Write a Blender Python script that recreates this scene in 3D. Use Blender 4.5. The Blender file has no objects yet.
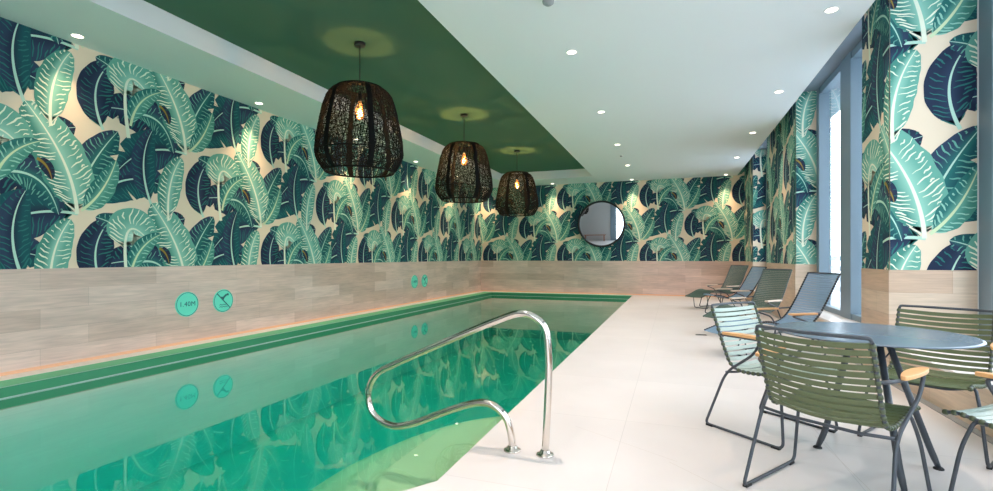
import bpy, math, random
from mathutils import Vector, Matrix
random.seed(7)
PI = math.pi
COL = bpy.context.scene.collection
R = math.radians

def lin(c):
    return tuple((x / 255 / 12.92) if x / 255 <= 0.04045 else ((x / 255 + 0.055) / 1.055) ** 2.4 for x in c) + (1.0,)

# ------------------------------------------------------------------ materials
def new_mat(name):
    m = bpy.data.materials.new(name); m.use_nodes = True
    return m, m.node_tree.nodes, m.node_tree.links, m.node_tree.nodes['Principled BSDF']

def plain(name, rgb, rough=0.5, metal=0.0, spec=0.5, noise=0.0, scale=30.0, bump=0.0, stretch=(1, 1, 1)):
    m, n, l, b = new_mat(name)
    b.inputs['Roughness'].default_value = rough
    b.inputs['Metallic'].default_value = metal
    b.inputs['Specular IOR Level'].default_value = spec
    c = lin(rgb)
    if noise > 0 or bump > 0:
        tc = n.new('ShaderNodeTexCoord'); mp = n.new('ShaderNodeMapping'); mp.inputs['Scale'].default_value = stretch
        nz = n.new('ShaderNodeTexNoise'); nz.inputs['Scale'].default_value = scale; nz.inputs['Detail'].default_value = 4
        l.new(tc.outputs['Object'], mp.inputs[0]); l.new(mp.outputs[0], nz.inputs['Vector'])
        mx = n.new('ShaderNodeMix'); mx.data_type = 'RGBA'
        mx.inputs[6].default_value = tuple(x * (1 - noise) for x in c[:3]) + (1,)
        mx.inputs[7].default_value = tuple(min(1, x * (1 + noise)) for x in c[:3]) + (1,)
        l.new(nz.outputs['Fac'], mx.inputs[0]); l.new(mx.outputs[2], b.inputs['Base Color'])
        if bump > 0:
            bp = n.new('ShaderNodeBump'); bp.inputs['Strength'].default_value = bump; bp.inputs['Distance'].default_value = 0.01
            l.new(nz.outputs['Fac'], bp.inputs['Height']); l.new(bp.outputs[0], b.inputs['Normal'])
    else:
        b.inputs['Base Color'].default_value = c
    return m

def emit(name, rgb, strength):
    m, n, l, b = new_mat(name)
    b.inputs['Base Color'].default_value = lin(rgb)
    b.inputs['Emission Color'].default_value = lin(rgb)
    b.inputs['Emission Strength'].default_value = strength
    return m

def wood_tile(name, c1, c2, rough=0.45):
    """horizontal wood-look planks laid in UV metres"""
    m, n, l, b = new_mat(name)
    uv = n.new('ShaderNodeUVMap'); uv.uv_map = 'UVMap'
    br = n.new('ShaderNodeTexBrick')
    br.offset = 0.37; br.offset_frequency = 2
    br.inputs['Scale'].default_value = 1.0
    br.inputs['Brick Width'].default_value = 1.2; br.inputs['Row Height'].default_value = 0.205
    br.inputs['Mortar Size'].default_value = 0.0012; br.inputs['Mortar Smooth'].default_value = 0.3
    br.inputs['Bias'].default_value = 0.0
    br.inputs['Color1'].default_value = lin(c1); br.inputs['Color2'].default_value = lin(c2)
    br.inputs['Mortar'].default_value = lin(tuple(int(x * 0.86) for x in c2))
    l.new(uv.outputs[0], br.inputs['Vector'])
    mp = n.new('ShaderNodeMapping'); mp.inputs['Scale'].default_value = (1.6, 22, 1)
    nz = n.new('ShaderNodeTexNoise'); nz.inputs['Scale'].default_value = 2.0; nz.inputs['Detail'].default_value = 6; nz.inputs['Distortion'].default_value = 0.6
    l.new(uv.outputs[0], mp.inputs[0]); l.new(mp.outputs[0], nz.inputs['Vector'])
    mp2 = n.new('ShaderNodeMapping'); mp2.inputs['Scale'].default_value = (0.9, 4.0, 1)
    nz2 = n.new('ShaderNodeTexNoise'); nz2.inputs['Scale'].default_value = 1.3; nz2.inputs['Detail'].default_value = 3
    l.new(uv.outputs[0], mp2.inputs[0]); l.new(mp2.outputs[0], nz2.inputs['Vector'])
    r1 = n.new('ShaderNodeMapRange'); r1.inputs[1].default_value = 0.3; r1.inputs[2].default_value = 0.7; r1.inputs[3].default_value = 0.86; r1.inputs[4].default_value = 1.06
    r2 = n.new('ShaderNodeMapRange'); r2.inputs[1].default_value = 0.3; r2.inputs[2].default_value = 0.7; r2.inputs[3].default_value = 0.88; r2.inputs[4].default_value = 1.08
    l.new(nz.outputs['Fac'], r1.inputs[0]); l.new(nz2.outputs['Fac'], r2.inputs[0])
    mu = n.new('ShaderNodeMath'); mu.operation = 'MULTIPLY'; l.new(r1.outputs[0], mu.inputs[0]); l.new(r2.outputs[0], mu.inputs[1])
    vm = n.new('ShaderNodeVectorMath'); vm.operation = 'SCALE'
    l.new(br.outputs['Color'], vm.inputs[0]); l.new(mu.outputs[0], vm.inputs['Scale'])
    l.new(vm.outputs[0], b.inputs['Base Color'])
    b.inputs['Roughness'].default_value = rough
    return m

def floor_tile(name, c1, c2):
    m, n, l, b = new_mat(name)
    uv = n.new('ShaderNodeUVMap'); uv.uv_map = 'UVMap'
    br = n.new('ShaderNodeTexBrick'); br.offset = 0.0
    br.inputs['Scale'].default_value = 1.0
    br.inputs['Brick Width'].default_value = 1.2; br.inputs['Row Height'].default_value = 1.2
    br.inputs['Mortar Size'].default_value = 0.002; br.inputs['Mortar Smooth'].default_value = 0.2
    br.inputs['Color1'].default_value = lin(c1); br.inputs['Color2'].default_value = lin(c2)
    br.inputs['Mortar'].default_value = lin(tuple(int(x * 0.9) for x in c1))
    l.new(uv.outputs[0], br.inputs['Vector'])
    nz = n.new('ShaderNodeTexNoise'); nz.inputs['Scale'].default_value = 1.7; nz.inputs['Detail'].default_value = 5
    l.new(uv.outputs[0], nz.inputs['Vector'])
    r1 = n.new('ShaderNodeMapRange'); r1.inputs[1].default_value = 0.3; r1.inputs[2].default_value = 0.7; r1.inputs[3].default_value = 0.95; r1.inputs[4].default_value = 1.02
    l.new(nz.outputs['Fac'], r1.inputs[0])
    vm = n.new('ShaderNodeVectorMath'); vm.operation = 'SCALE'
    l.new(br.outputs['Color'], vm.inputs[0]); l.new(r1.outputs[0], vm.inputs['Scale'])
    l.new(vm.outputs[0], b.inputs['Base Color'])
    b.inputs['Roughness'].default_value = 0.38
    return m

def schlick_mix(name, tint, f0, rough, strength=1.0, bump=0.0):
    """thin clear pane or water surface: clear below, mirror-like towards grazing"""
    m = bpy.data.materials.new(name); m.use_nodes = True
    n, l = m.node_tree.nodes, m.node_tree.links
    for x in list(n): n.remove(x)
    out = n.new('ShaderNodeOutputMaterial'); mix = n.new('ShaderNodeMixShader')
    tr = n.new('ShaderNodeBsdfTransparent'); tr.inputs[0].default_value = tint
    gl = n.new('ShaderNodeBsdfGlossy'); gl.inputs['Roughness'].default_value = rough; gl.inputs['Color'].default_value = (strength, strength, strength, 1)
    ge = n.new('ShaderNodeNewGeometry'); dt = n.new('ShaderNodeVectorMath'); dt.operation = 'DOT_PRODUCT'
    l.new(ge.outputs['Incoming'], dt.inputs[0]); l.new(ge.outputs['Normal'], dt.inputs[1])
    ab = n.new('ShaderNodeMath'); ab.operation = 'ABSOLUTE'; l.new(dt.outputs['Value'], ab.inputs[0])
    s1 = n.new('ShaderNodeMath'); s1.operation = 'SUBTRACT'; s1.inputs[0].default_value = 1.0; l.new(ab.outputs[0], s1.inputs[1])
    pw = n.new('ShaderNodeMath'); pw.operation = 'POWER'; pw.inputs[1].default_value = 5.0; l.new(s1.outputs[0], pw.inputs[0])
    ma = n.new('ShaderNodeMath'); ma.operation = 'MULTIPLY_ADD'; ma.inputs[1].default_value = 1 - f0; ma.inputs[2].default_value = f0; l.new(pw.outputs[0], ma.inputs[0])
    l.new(ma.outputs[0], mix.inputs[0]); l.new(tr.outputs[0], mix.inputs[1]); l.new(gl.outputs[0], mix.inputs[2])
    l.new(mix.outputs[0], out.inputs['Surface'])
    if bump > 0:
        tc = n.new('ShaderNodeTexCoord'); nz = n.new('ShaderNodeTexNoise'); nz.inputs['Scale'].default_value = 1.6; nz.inputs['Detail'].default_value = 1
        l.new(tc.outputs['Object'], nz.inputs['Vector'])
        bp = n.new('ShaderNodeBump'); bp.inputs['Strength'].default_value = bump; bp.inputs['Distance'].default_value = 0.02
        l.new(nz.outputs['Fac'], bp.inputs['Height']); l.new(bp.outputs[0], gl.inputs['Normal'])
    return m, n, l, out

M = {}
M['ceiling'] = plain('white ceiling paint', (233, 235, 234), 0.9, spec=0.2)
M['green'] = plain('deep green paint', (80, 114, 94), 0.95, spec=0.1)
M['grey_wall'] = plain('grey paint', (176, 174, 172), 0.9, spec=0.2)
M['plaster'] = plain('plaster', (225, 222, 215), 0.9, spec=0.2)
M['wood_wall'] = wood_tile('wood look planks', (234, 206, 194), (208, 178, 163))
M['wood_pale'] = wood_tile('pale wood look planks', (216, 194, 170), (200, 170, 144))
M['floor'] = floor_tile('light stone tile', (221, 214, 211), (217, 210, 207))
M['joint'] = plain('tile joint', (205, 196, 188), 0.8)
M['ledge'] = plain('white ledge tile', (236, 234, 228), 0.35)
M['peach'] = plain('peach painted glow', (242, 190, 152), 0.5)  # colour of the warm glow painted at the wall foot
M['grey_strip'] = plain('grey drain strip', (150, 152, 152), 0.5)
M['pool'] = plain('pale green pool tile', (192, 224, 206), 0.5, noise=0.03, scale=3)
M['step'] = plain('pale step tile', (200, 208, 160), 0.5, noise=0.03, scale=3)
M['band_light'] = plain('mint green tile band', (104, 196, 148), 0.6)
M['band_dark'] = plain('green tile band', (62, 146, 104), 0.3)
M['overflow'] = plain('pale overflow strip', (190, 205, 200), 0.4)
M['frame'] = plain('blue grey aluminium', (112, 130, 142), 0.45, 0.0, 0.5)
M['soffit'] = plain('blue grey soffit', (120, 130, 138), 0.6)
M['steel'] = plain('polished steel', (225, 215, 205), 0.12, 1.0)
M['sill'] = plain('white sill top', (240, 235, 232), 0.25)
M['graphite'] = plain('graphite powder coat', (66, 72, 80), 0.4, 0.0, 0.5)
M['olive'] = plain('olive plastic slats', (90, 101, 68), 0.42, noise=0.08, scale=6)
M['mint'] = plain('mint plastic slats', (168, 182, 172), 0.42, noise=0.04, scale=6)
M['bead_olive'] = plain('dark olive slat loops', (78, 88, 64), 0.45)
M['dgreen'] = plain('dark green plastic slats', (62, 84, 74), 0.42)
M['bluegrey'] = plain('blue grey plastic slats', (112, 142, 168), 0.42)
M['bamboo'] = plain('bamboo', (226, 172, 118), 0.4, noise=0.12, scale=20, stretch=(1, 8, 8))
M['paleoak'] = plain('pale armrest wood', (226, 205, 188), 0.4, noise=0.08, scale=20)
M['bench_wood'] = plain('brown bench wood', (150, 92, 66), 0.5, noise=0.15, scale=12, stretch=(1, 10, 10))
M['table'] = plain('slate blue table top', (98, 114, 130), 0.26, 0.0, 0.5)
M['rubber'] = plain('black rubber', (32, 33, 35), 0.7)
M['blackweave'] = plain('black woven cord', (9, 8, 8), 0.8, spec=0.2)
M['blackmetal'] = plain('black metal', (24, 24, 25), 0.4)
M['bulb'] = emit('warm glowing bulb', (255, 158, 70), 90.0)
M['lamp_white'] = emit('warm white lamp face', (255, 238, 214), 9.0)
M['trim_white'] = plain('white trim ring', (242, 242, 240), 0.4)
M['sign'] = plain('turquoise sign plate', (112, 232, 206), 0.4)
M['sign_edge'] = plain('dark teal print', (38, 104, 104), 0.5)
M['mirror'] = plain('mirror glass', (225, 228, 230), 0.01, 1.0)
M['terrace'] = plain('pale terrace slab', (196, 206, 216), 0.8)
M['rail_blue'] = plain('pale blue grey balcony panel', (158, 182, 204), 0.6)
M['glass'], _n, _l, _o = schlick_mix('clear glass', (0.97, 0.985, 0.99, 1), 0.04, 0.0)
M['glass_warm'], _n, _l, _o = schlick_mix('amber glowing bulb', (1.0, 0.86, 0.62, 1), 0.04, 0.05)
_a = _n.new('ShaderNodeAddShader'); _e = _n.new('ShaderNodeEmission'); _e.inputs[0].default_value = (1.0, 0.42, 0.12, 1); _e.inputs[1].default_value = 1.1
_l.new(_o.inputs['Surface'].links[0].from_socket, _a.inputs[0]); _l.new(_e.outputs[0], _a.inputs[1]); _l.new(_a.outputs[0], _o.inputs['Surface'])
M['water'], wn, wl, wo = schlick_mix('pool water', (0.93, 0.985, 0.96, 1), 0.045, 0.0, bump=0.005)
va = wn.new('ShaderNodeVolumeAbsorption'); va.inputs['Color'].default_value = (0.22, 0.945, 0.925, 1); va.inputs['Density'].default_value = 1.0
wl.new(va.outputs[0], wo.inputs['Volume'])

def attr_mat(name, attr, rough):
    m, n, l, b = new_mat(name)
    a = n.new('ShaderNodeVertexColor'); a.layer_name = attr
    l.new(a.outputs['Color'], b.inputs['Base Color']); b.inputs['Roughness'].default_value = rough
    b.inputs['Specular IOR Level'].default_value = 0.2
    return m
M['wallpaper'] = attr_mat('printed leaf wallpaper', 'ink', 0.75)

# ------------------------------------------------------------------ mesh helpers
class MB:
    def __init__(s): s.v = []; s.f = []; s.sm = []
    def add(s, vs, fs, smooth=False):
        o = len(s.v); s.v += [tuple(p) for p in vs]
        for f in fs: s.f.append([i + o for i in f]); s.sm.append(smooth)
    def box(s, x0, x1, y0, y1, z0, z1):
        s.add([(x0, y0, z0), (x1, y0, z0), (x1, y1, z0), (x0, y1, z0), (x0, y0, z1), (x1, y0, z1), (x1, y1, z1), (x0, y1, z1)],
              [(0, 3, 2, 1), (4, 5, 6, 7), (0, 1, 5, 4), (1, 2, 6, 5), (2, 3, 7, 6), (3, 0, 4, 7)])
        return s
    def prism(s, poly, z0, z1):
        n = len(poly)
        s.add([(x, y, z0) for x, y in poly] + [(x, y, z1) for x, y in poly],
              [list(range(n))[::-1], list(range(n, 2 * n))] + [(i, (i + 1) % n, n + (i + 1) % n, n + i) for i in range(n)])
        return s
    def tube(s, pts, r, n=8, closed=False):
        pts = [Vector(p) for p in pts]; m = len(pts)
        rs = r if isinstance(r, (list, tuple)) else [r] * m
        T = []
        for i in range(m):
            a = pts[i - 1] if (i > 0 or closed) else pts[i]
            b = pts[(i + 1) % m] if (i < m - 1 or closed) else pts[i]
            T.append((b - a).normalized())
        ref = Vector((0, 0, 1)) if abs(T[0].z) < 0.9 else Vector((1, 0, 0))
        u = T[0].cross(ref).normalized(); vs = []
        for i in range(m):
            u = (u - T[i] * u.dot(T[i]))
            u = u.normalized() if u.length > 1e-6 else T[i].orthogonal().normalized()
            w = T[i].cross(u)
            for k in range(n):
                a = 2 * PI * k / n
                vs.append(pts[i] + (u * math.cos(a) + w * math.sin(a)) * rs[i])
        fs = []
        for i in range(m if closed else m - 1):
            j = (i + 1) % m
            for k in range(n):
                q = (k + 1) % n
                fs.append((i * n + k, i * n + q, j * n + q, j * n + k))
        if not closed: fs += [list(range(n))[::-1], [(m - 1) * n + k for k in range(n)]]
        s.add(vs, fs, True); return s
    def lathe(s, prof, n=32, c=(0, 0, 0), axis='z', smooth=True, cap=True):
        vs = []; m = len(prof)
        for r, h in prof:
            for k in range(n):
                a = 2 * PI * k / n; x, y = r * math.cos(a), r * math.sin(a)
                p = {'z': (x, y, h), 'y': (x, -h, y), 'x': (h, x, y)}[axis]
                vs.append((p[0] + c[0], p[1] + c[1], p[2] + c[2]))
        fs = [(i * n + k, i * n + (k + 1) % n, (i + 1) * n + (k + 1) % n, (i + 1) * n + k) for i in range(m - 1) for k in range(n)]
        s.add(vs, fs, smooth)
        if cap:
            o = len(s.v) - len(vs)
            s.f.append([o + k for k in range(n)][::-1]); s.sm.append(False)
            s.f.append([o + (m - 1) * n + k for k in range(n)]); s.sm.append(False)
        return s
    def build(s, name, mat, parent=None, bevel=0.0):
        me = bpy.data.meshes.new(name); me.from_pydata(s.v, [], s.f)
        me.polygons.foreach_set('use_smooth', s.sm); me.materials.append(mat); me.update()
        o = bpy.data.objects.new(name, me); COL.objects.link(o)
        if parent: o.parent = parent
        if bevel:
            b = o.modifiers.new('edge', 'BEVEL'); b.width = bevel; b.segments = 2; b.limit_method = 'ANGLE'
        return o

def fillet(pts, rad, n=5):
    pts = [Vector(p) for p in pts]; out = [pts[0]]
    for i in range(1, len(pts) - 1):
        a, b, c = pts[i - 1], pts[i], pts[i + 1]
        r = rad[i] if isinstance(rad, (list, tuple)) else rad
        r = min(r, (a - b).length * 0.48, (c - b).length * 0.48)
        p, q = b + (a - b).normalized() * r, b + (c - b).normalized() * r
        for k in range(n + 1):
            t = k / n; out.append(p * (1 - t) ** 2 + b * 2 * t * (1 - t) + q * t * t)
    out.append(pts[-1]); return out

def catmull(pts, per=10):
    P = [Vector(p) for p in pts]; P = [P[0] * 2 - P[1]] + P + [P[-1] * 2 - P[-2]]; out = []
    for i in range(1, len(P) - 2):
        for k in range(per):
            t = k / per
            out.append(0.5 * (2 * P[i] + (P[i + 1] - P[i - 1]) * t + (2 * P[i - 1] - 5 * P[i] + 4 * P[i + 1] - P[i + 2]) * t * t + (3 * P[i] - P[i - 1] - 3 * P[i + 1] + P[i + 2]) * t ** 3))
    out.append(P[-2]); return out

def tag(o, label, cat, group=None, kind=None):
    if label: o['label'] = label
    if cat: o['category'] = cat
    if group: o['group'] = group
    if kind: o['kind'] = kind
    return o
def struct(o, label=None, cat=None):
    o['kind'] = 'structure'
    if label: o['label'] = label
    if cat: o['category'] = cat
    return o
def empty(name, loc=(0, 0, 0), rz=0.0):
    o = bpy.data.objects.new(name, None); o.location = loc; o.rotation_euler = (0, 0, rz); o.empty_display_size = 0.1
    COL.objects.link(o); return o
def copy_tree(o, parent=None, swap=None):
    c = o.copy(); COL.objects.link(c); c.parent = parent
    if swap and c.type == 'MESH' and c.data.materials[0] in swap:
        c.data = c.data.copy(); c.data.materials[0] = swap[c.data.materials[0]]
    for ch in list(o.children): copy_tree(ch, c, swap)
    return c

def uvmesh(name, quads, mat, parent=None):
    """quads: list of (4 corners, 4 uvs in metres)"""
    vs = []; fs = []; uvs = []
    for c, u in quads:
        o = len(vs); vs += c; fs.append(tuple(range(o, o + len(c)))); uvs += u
    me = bpy.data.meshes.new(name); me.from_pydata(vs, [], fs); me.materials.append(mat)
    uv = me.uv_layers.new(name='UVMap')
    for p in me.polygons:
        for li in p.loop_indices: uv.data[li].uv = uvs[me.loops[li].vertex_index]
    o = bpy.data.objects.new(name, me); COL.objects.link(o)
    if parent: o.parent = parent
    return o

# ------------------------------------------------------------------ dimensions
XL, YB, ZC = -6.12, 15.45, 3.47       # left wall, back wall, ceiling
XC = 1.91                             # faces of the piers on the window side
YN = -4.0                             # wall behind the camera
ZG = 3.71                             # green recess
ZS = 3.86                             # soffit over the windows
ZW = 1.03                             # top of the wood wainscot
WATER = -0.098

# ------------------------------------------------------------------ wallpaper print
INK = dict(cream=(232, 212, 186), navy=(34, 46, 70), navy2=(46, 64, 88), teal=(30, 84, 90), teal2=(44, 112, 108),
           green=(74, 140, 126), green2=(106, 168, 150), mint=(150, 202, 182), mint2=(182, 218, 200), lime=(150, 180, 118),
           pale=(206, 222, 180), vein=(232, 236, 212), ochre=(150, 128, 58), brown=(70, 52, 52))
INK = {k: lin(v) for k, v in INK.items()}

def bez(a, b, c, t): return ((1 - t) ** 2 * a[0] + 2 * t * (1 - t) * b[0] + t * t * c[0], (1 - t) ** 2 * a[1] + 2 * t * (1 - t) * b[1] + t * t * c[1])

class Leaf:
    """one printed banana leaf as flat polygons in wall metres"""
    def __init__(s, a, b, c, w, cols, veins=16, wave=0.0, blunt=0.55, t0=0.0, sides=(1, 1), seed=0, stem=0.0, split=()):
        s.polys = []   # (sublayer, [(x,y)..], [ink..])
        rnd = random.Random(seed)
        N = 26
        def P(t, q):
            x, y = bez(a, b, c, t); e = 1e-3
            x2, y2 = bez(a, b, c, min(1, t + e)); x1, y1 = bez(a, b, c, max(0, t - e))
            dx, dy = x2 - x1, y2 - y1; L = math.hypot(dx, dy) or 1
            tt = min(1, max(0, (t - t0) / (1 - t0)))
            ww = w * max(0.0, math.sin(PI * tt ** 0.8)) ** blunt * (sides[0] if q < 0 else sides[1])
            ww *= 1 + wave * math.sin(tt * 37 + (2 if q < 0 else 0) + seed) * 0.5 + wave * math.sin(tt * 23 + seed * 2) * 0.4
            lean = 0.10 * abs(q)
            x, y = bez(a, b, c, min(1.0, t + lean * (1 - tt) * 0.9))
            return (x - dy / L * ww * q, y + dx / L * ww * q)
        cl, cm, cr = cols[0], cols[1], cols[2]
        vein = cols[3]
        steps = (0, 0.5, 1.0)
        for side in (-1, 1):
            c0, c1 = (cl, cm) if side < 0 else (cr, cm)
            for i in range(N):
                t1, t2 = t0 + (1 - t0) * i / N, t0 + (1 - t0) * (i + 1) / N
                for j in range(2):
                    qa, qb = side * steps[j], side * steps[j + 1]
                    ia = [c1, c0, c0][j]; ib = [c1, c0, c0][j + 1]
                    s.polys.append((0, [P(t1, qa), P(t2, qa), P(t2, qb), P(t1, qb)], [ia, ia, ib, ib]))
        for side in (-1, 1):
            for i in range(veins):
                t = t0 + (1 - t0) * (i + 0.5 + rnd.uniform(-.2, .2)) / (veins + 0.6)
                q0, q1 = rnd.uniform(0.1, 0.3), rnd.uniform(0.72, 1.0)
                if rnd.random() < 0.25: q0 = rnd.uniform(0.45, 0.6)
                th = 0.0042 * rnd.uniform(0.7, 1.5)
                pts = []
                for k in range(5):
                    q = q0 + (q1 - q0) * k / 4
                    pts.append(P(min(0.995, t + 0.035 * q * q + 0.006 * math.sin(k * 1.9 + i)), side * q))
                for k in range(4):
                    (x1, y1), (x2, y2) = pts[k], pts[k + 1]
                    L = math.hypot(x2 - x1, y2 - y1) or 1; nx, ny = -(y2 - y1) / L, (x2 - x1) / L
                    wa = th * (0.4 + 1.0 * math.sin(PI * (k + .3) / 5.0)); wb = th * (0.4 + 1.0 * math.sin(PI * (k + 1.3) / 5.0))
                    s.polys.append((1, [(x1 - nx * wa, y1 - ny * wa), (x2 - nx * wb, y2 - ny * wb), (x2 + nx * wb, y2 + ny * wb), (x1 + nx * wa, y1 + ny * wa)], [vein] * 4))
        for (t, side, dep) in split:
            s.polys.append((1, [P(t, side * 1.06), P(min(.98, t + .02), side * (1 - dep)), P(min(.99, t + .085), side * 1.06)], [INK['cream']] * 3))
        # midrib
        rib = cols[4] if len(cols) > 4 else vein
        for i in range(22):
            t1, t2 = i / 22, (i + 1) / 22
            p, q = bez(a, b, c, t1), bez(a, b, c, t2)
            L = math.hypot(q[0] - p[0], q[1] - p[1]) or 1; nx, ny = -(q[1] - p[1]) / L, (q[0] - p[0]) / L
            w1, w2 = (0.016 + stem) * (1 - 0.85 * t1), (0.016 + stem) * (1 - 0.85 * t2)
            s.polys.append((2, [(p[0] - nx * w1, p[1] - ny * w1), (q[0] - nx * w2, q[1] - ny * w2), (q[0] + nx * w2, q[1] + ny * w2), (p[0] + nx * w1, p[1] + ny * w1)], [rib] * 4))

NAVY = ('navy', 'navy2', 'navy', 'teal2', 'mint2')
NAVT = ('teal', 'navy', 'navy2', 'teal2', 'mint2')
TEAL = ('teal', 'teal2', 'navy2', 'green2', 'mint2')
GRN = ('green', 'green2', 'teal2', 'mint', 'pale')
MINT = ('green2', 'mint', 'green', 'vein', 'vein')
MIN2 = ('mint2', 'mint', 'green2', 'vein', 'vein')
LIM = ('green2', 'lime', 'green', 'pale', 'vein')
def ink(t): return tuple(INK[x] for x in t)

# a repeat of 2.54 x 1.8 m holding the same spray twice (half drop); coordinates about a crown at (0, 0)
SPRAY = [
    Leaf((.05, -.05), (-.42, .42), (-1.02, .22), .25, ink(NAVY), 20, 0.03, seed=1, split=((.45, 1, .5), (.62, -1, .6), (.8, 1, .5))),
    Leaf((.10, -.02), (.55, .56), (1.06, .30), .25, ink(NAVT), 20, 0.03, seed=2, split=((.4, -1, .6), (.6, 1, .45), (.78, -1, .5))),
    Leaf((.05, -.10), (-.52, -.02), (-.84, -.50), .25, ink(NAVT), 19, 0.02, seed=3, split=((.5, 1, .55), (.72, -1, .5))),
    Leaf((.60, -.74), (.78, -.20), (1.30, -.06), .25, ink(NAVY), 19, 0.03, seed=5, split=((.38, 1, .5), (.55, -1, .6), (.75, 1, .55))),
    Leaf((.02, -.05), (.10, .42), (.46, .90), .21, ink(TEAL), 19, 0.04, seed=7, split=((.5, 1, .6), (.7, -1, .4))),
    Leaf((-.42, -.82), (-.62, -.30), (-.40, .12), .15, ink(NAVT), 15, 0.02, seed=6),
    Leaf((.30, -.92), (.10, -.45), (.40, -.12), .19, ink(NAVY), 15, 0.02, seed=4),
    Leaf((.62, -.66), (1.02, -.50), (1.14, -1.02), .17, ink(TEAL), 14, 0.02, seed=9, split=((.45, 1, .5),)),
    Leaf((-.55, .42), (-.72, .70), (-1.05, .78), .15, ink(TEAL), 13, 0.02, seed=16),
    Leaf((.04, -.10), (.02, .45), (-.42, 1.00), .245, ink(MINT), 26, 0.05, blunt=0.40, seed=10, stem=.004),
    Leaf((.08, -.06), (.32, .14), (.44, .56), .125, ink(GRN), 13, 0.06, seed=11),
    Leaf((.58, -.95), (.42, .14), (.86, -.42), .235, ink(MIN2), 17, 0.02, blunt=0.36, t0=0.26, sides=(1, 1.1), seed=12, stem=.006),
    Leaf((.60, -.80), (.66, -.42), (.98, -.28), .11, ink(GRN), 10, 0.05, seed=13),
    Leaf((-.20, -1.00), (-.24, -.50), (-.02, -.16), .155, ink(MINT), 15, 0.04, blunt=0.45, seed=14),
    Leaf((.95, -.46), (1.05, -.50), (1.08, -.66), .06, ink(('navy', 'brown', 'navy', 'teal', 'ochre')), 4, 0.0, seed=15),
]

def clip(poly, cols, x0, x1, y0, y1):
    for ax, lim, sg in ((0, x0, 1), (0, x1, -1), (1, y0, 1), (1, y1, -1)):
        if not poly: return [], []
        if all((p[ax] - lim) * sg >= 0 for p in poly): continue
        op, oc = [], []
        for i in range(len(poly)):
            p, q = poly[i], poly[(i + 1) % len(poly)]; cp, cq = cols[i], cols[(i + 1) % len(poly)]
            dp, dq = (p[ax] - lim) * sg, (q[ax] - lim) * sg
            if dp >= 0: op.append(p); oc.append(cp)
            if dp * dq < 0:
                t = dp / (dp - dq)
                op.append(tuple(p[k] + (q[k] - p[k]) * t for k in range(2))); oc.append(tuple(cp[k] + (cq[k] - cp[k]) * t for k in range(4)))
        poly, cols = op, oc
    return poly, cols

EPS = 0.000011
def wallpaper(faces, parent, phase=0.0, vphase=0.0, name='wallpaper'):
    """faces: (origin, along, outward, length, z0, z1, u0): flat rectangles covered by one continuous print"""
    vs, fs, cs = [], [], []
    for (O, A, Nn, Ln, z0, z1, u0) in faces:
        O, A, Nn = Vector(O), Vector(A), Vector(Nn)
        def put(poly, cols, h):
            o = len(vs)
            for (x, y) in poly:
                vs.append(tuple(O + A * (x - u0) + Nn * (0.004 + h) + Vector((0, 0, y))))
            cs.extend(cols); fs.append(tuple(range(o, o + len(poly))))
        put([(u0, z0), (u0 + Ln, z0), (u0 + Ln, z1), (u0, z1)], [INK['cream']] * 4, 0)
        cells = []
        for i in range(int((u0 - phase) / 1.27) - 2, int((u0 + Ln - phase) / 1.27) + 3):
            for j in range(-2, 4):
                cells.append((phase + i * 1.27, vphase + j * 1.8 + (0.9 if i % 2 else 0.0), (i % 3) * 3 + (j % 3)))
        for li, lf in enumerate(SPRAY):
            for (cx, cy, par) in cells:
                if cx + 1.5 < u0 or cx - 1.2 > u0 + Ln or cy + 1.2 < z0 or cy - 1.2 > z1: continue
                h0 = (1 + li * 9 + par) * 3 * EPS
                for sub, poly, cols in lf.polys:
                    p2 = [(x + cx, y + cy) for x, y in poly]
                    if max(p[0] for p in p2) < u0 or min(p[0] for p in p2) > u0 + Ln or max(p[1] for p in p2) < z0 or min(p[1] for p in p2) > z1: continue
                    p3, c3 = clip(p2, cols, u0, u0 + Ln, z0, z1)
                    if len(p3) >= 3: put(p3, c3, h0 + sub * EPS)
    me = bpy.data.meshes.new(name); me.from_pydata(vs, [], fs); me.materials.append(M['wallpaper'])
    at = me.color_attributes.new('ink', 'FLOAT_COLOR', 'POINT')
    at.data.foreach_set('color', [x for c in cs for x in c])
    me.update()
    o = bpy.data.objects.new(name, me); COL.objects.link(o); o.parent = parent
    return o

def panelling(faces, parent, mat='wood_wall', name='wood_panelling'):
    q = []
    for (O, A, Nn, Ln, z0, z1, u0) in faces:
        O, A, Nn = Vector(O), Vector(A), Vector(Nn) * 0.012
        Z = lambda z: Vector((0, 0, z))
        a, b = O + Nn, O + A * Ln + Nn
        q.append(([tuple(a + Z(z0)), tuple(b + Z(z0)), tuple(b + Z(z1)), tuple(a + Z(z1))], [(u0, z0), (u0 + Ln, z0), (u0 + Ln, z1), (u0, z1)]))
        q.append(([tuple(a + Z(z1)), tuple(b + Z(z1)), tuple(b - Nn + Z(z1)), tuple(a - Nn + Z(z1))], [(u0, z1), (u0 + Ln, z1), (u0 + Ln, z1 - .01), (u0, z1 - .01)]))
    return uvmesh(name, q, M[mat], parent)

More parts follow.
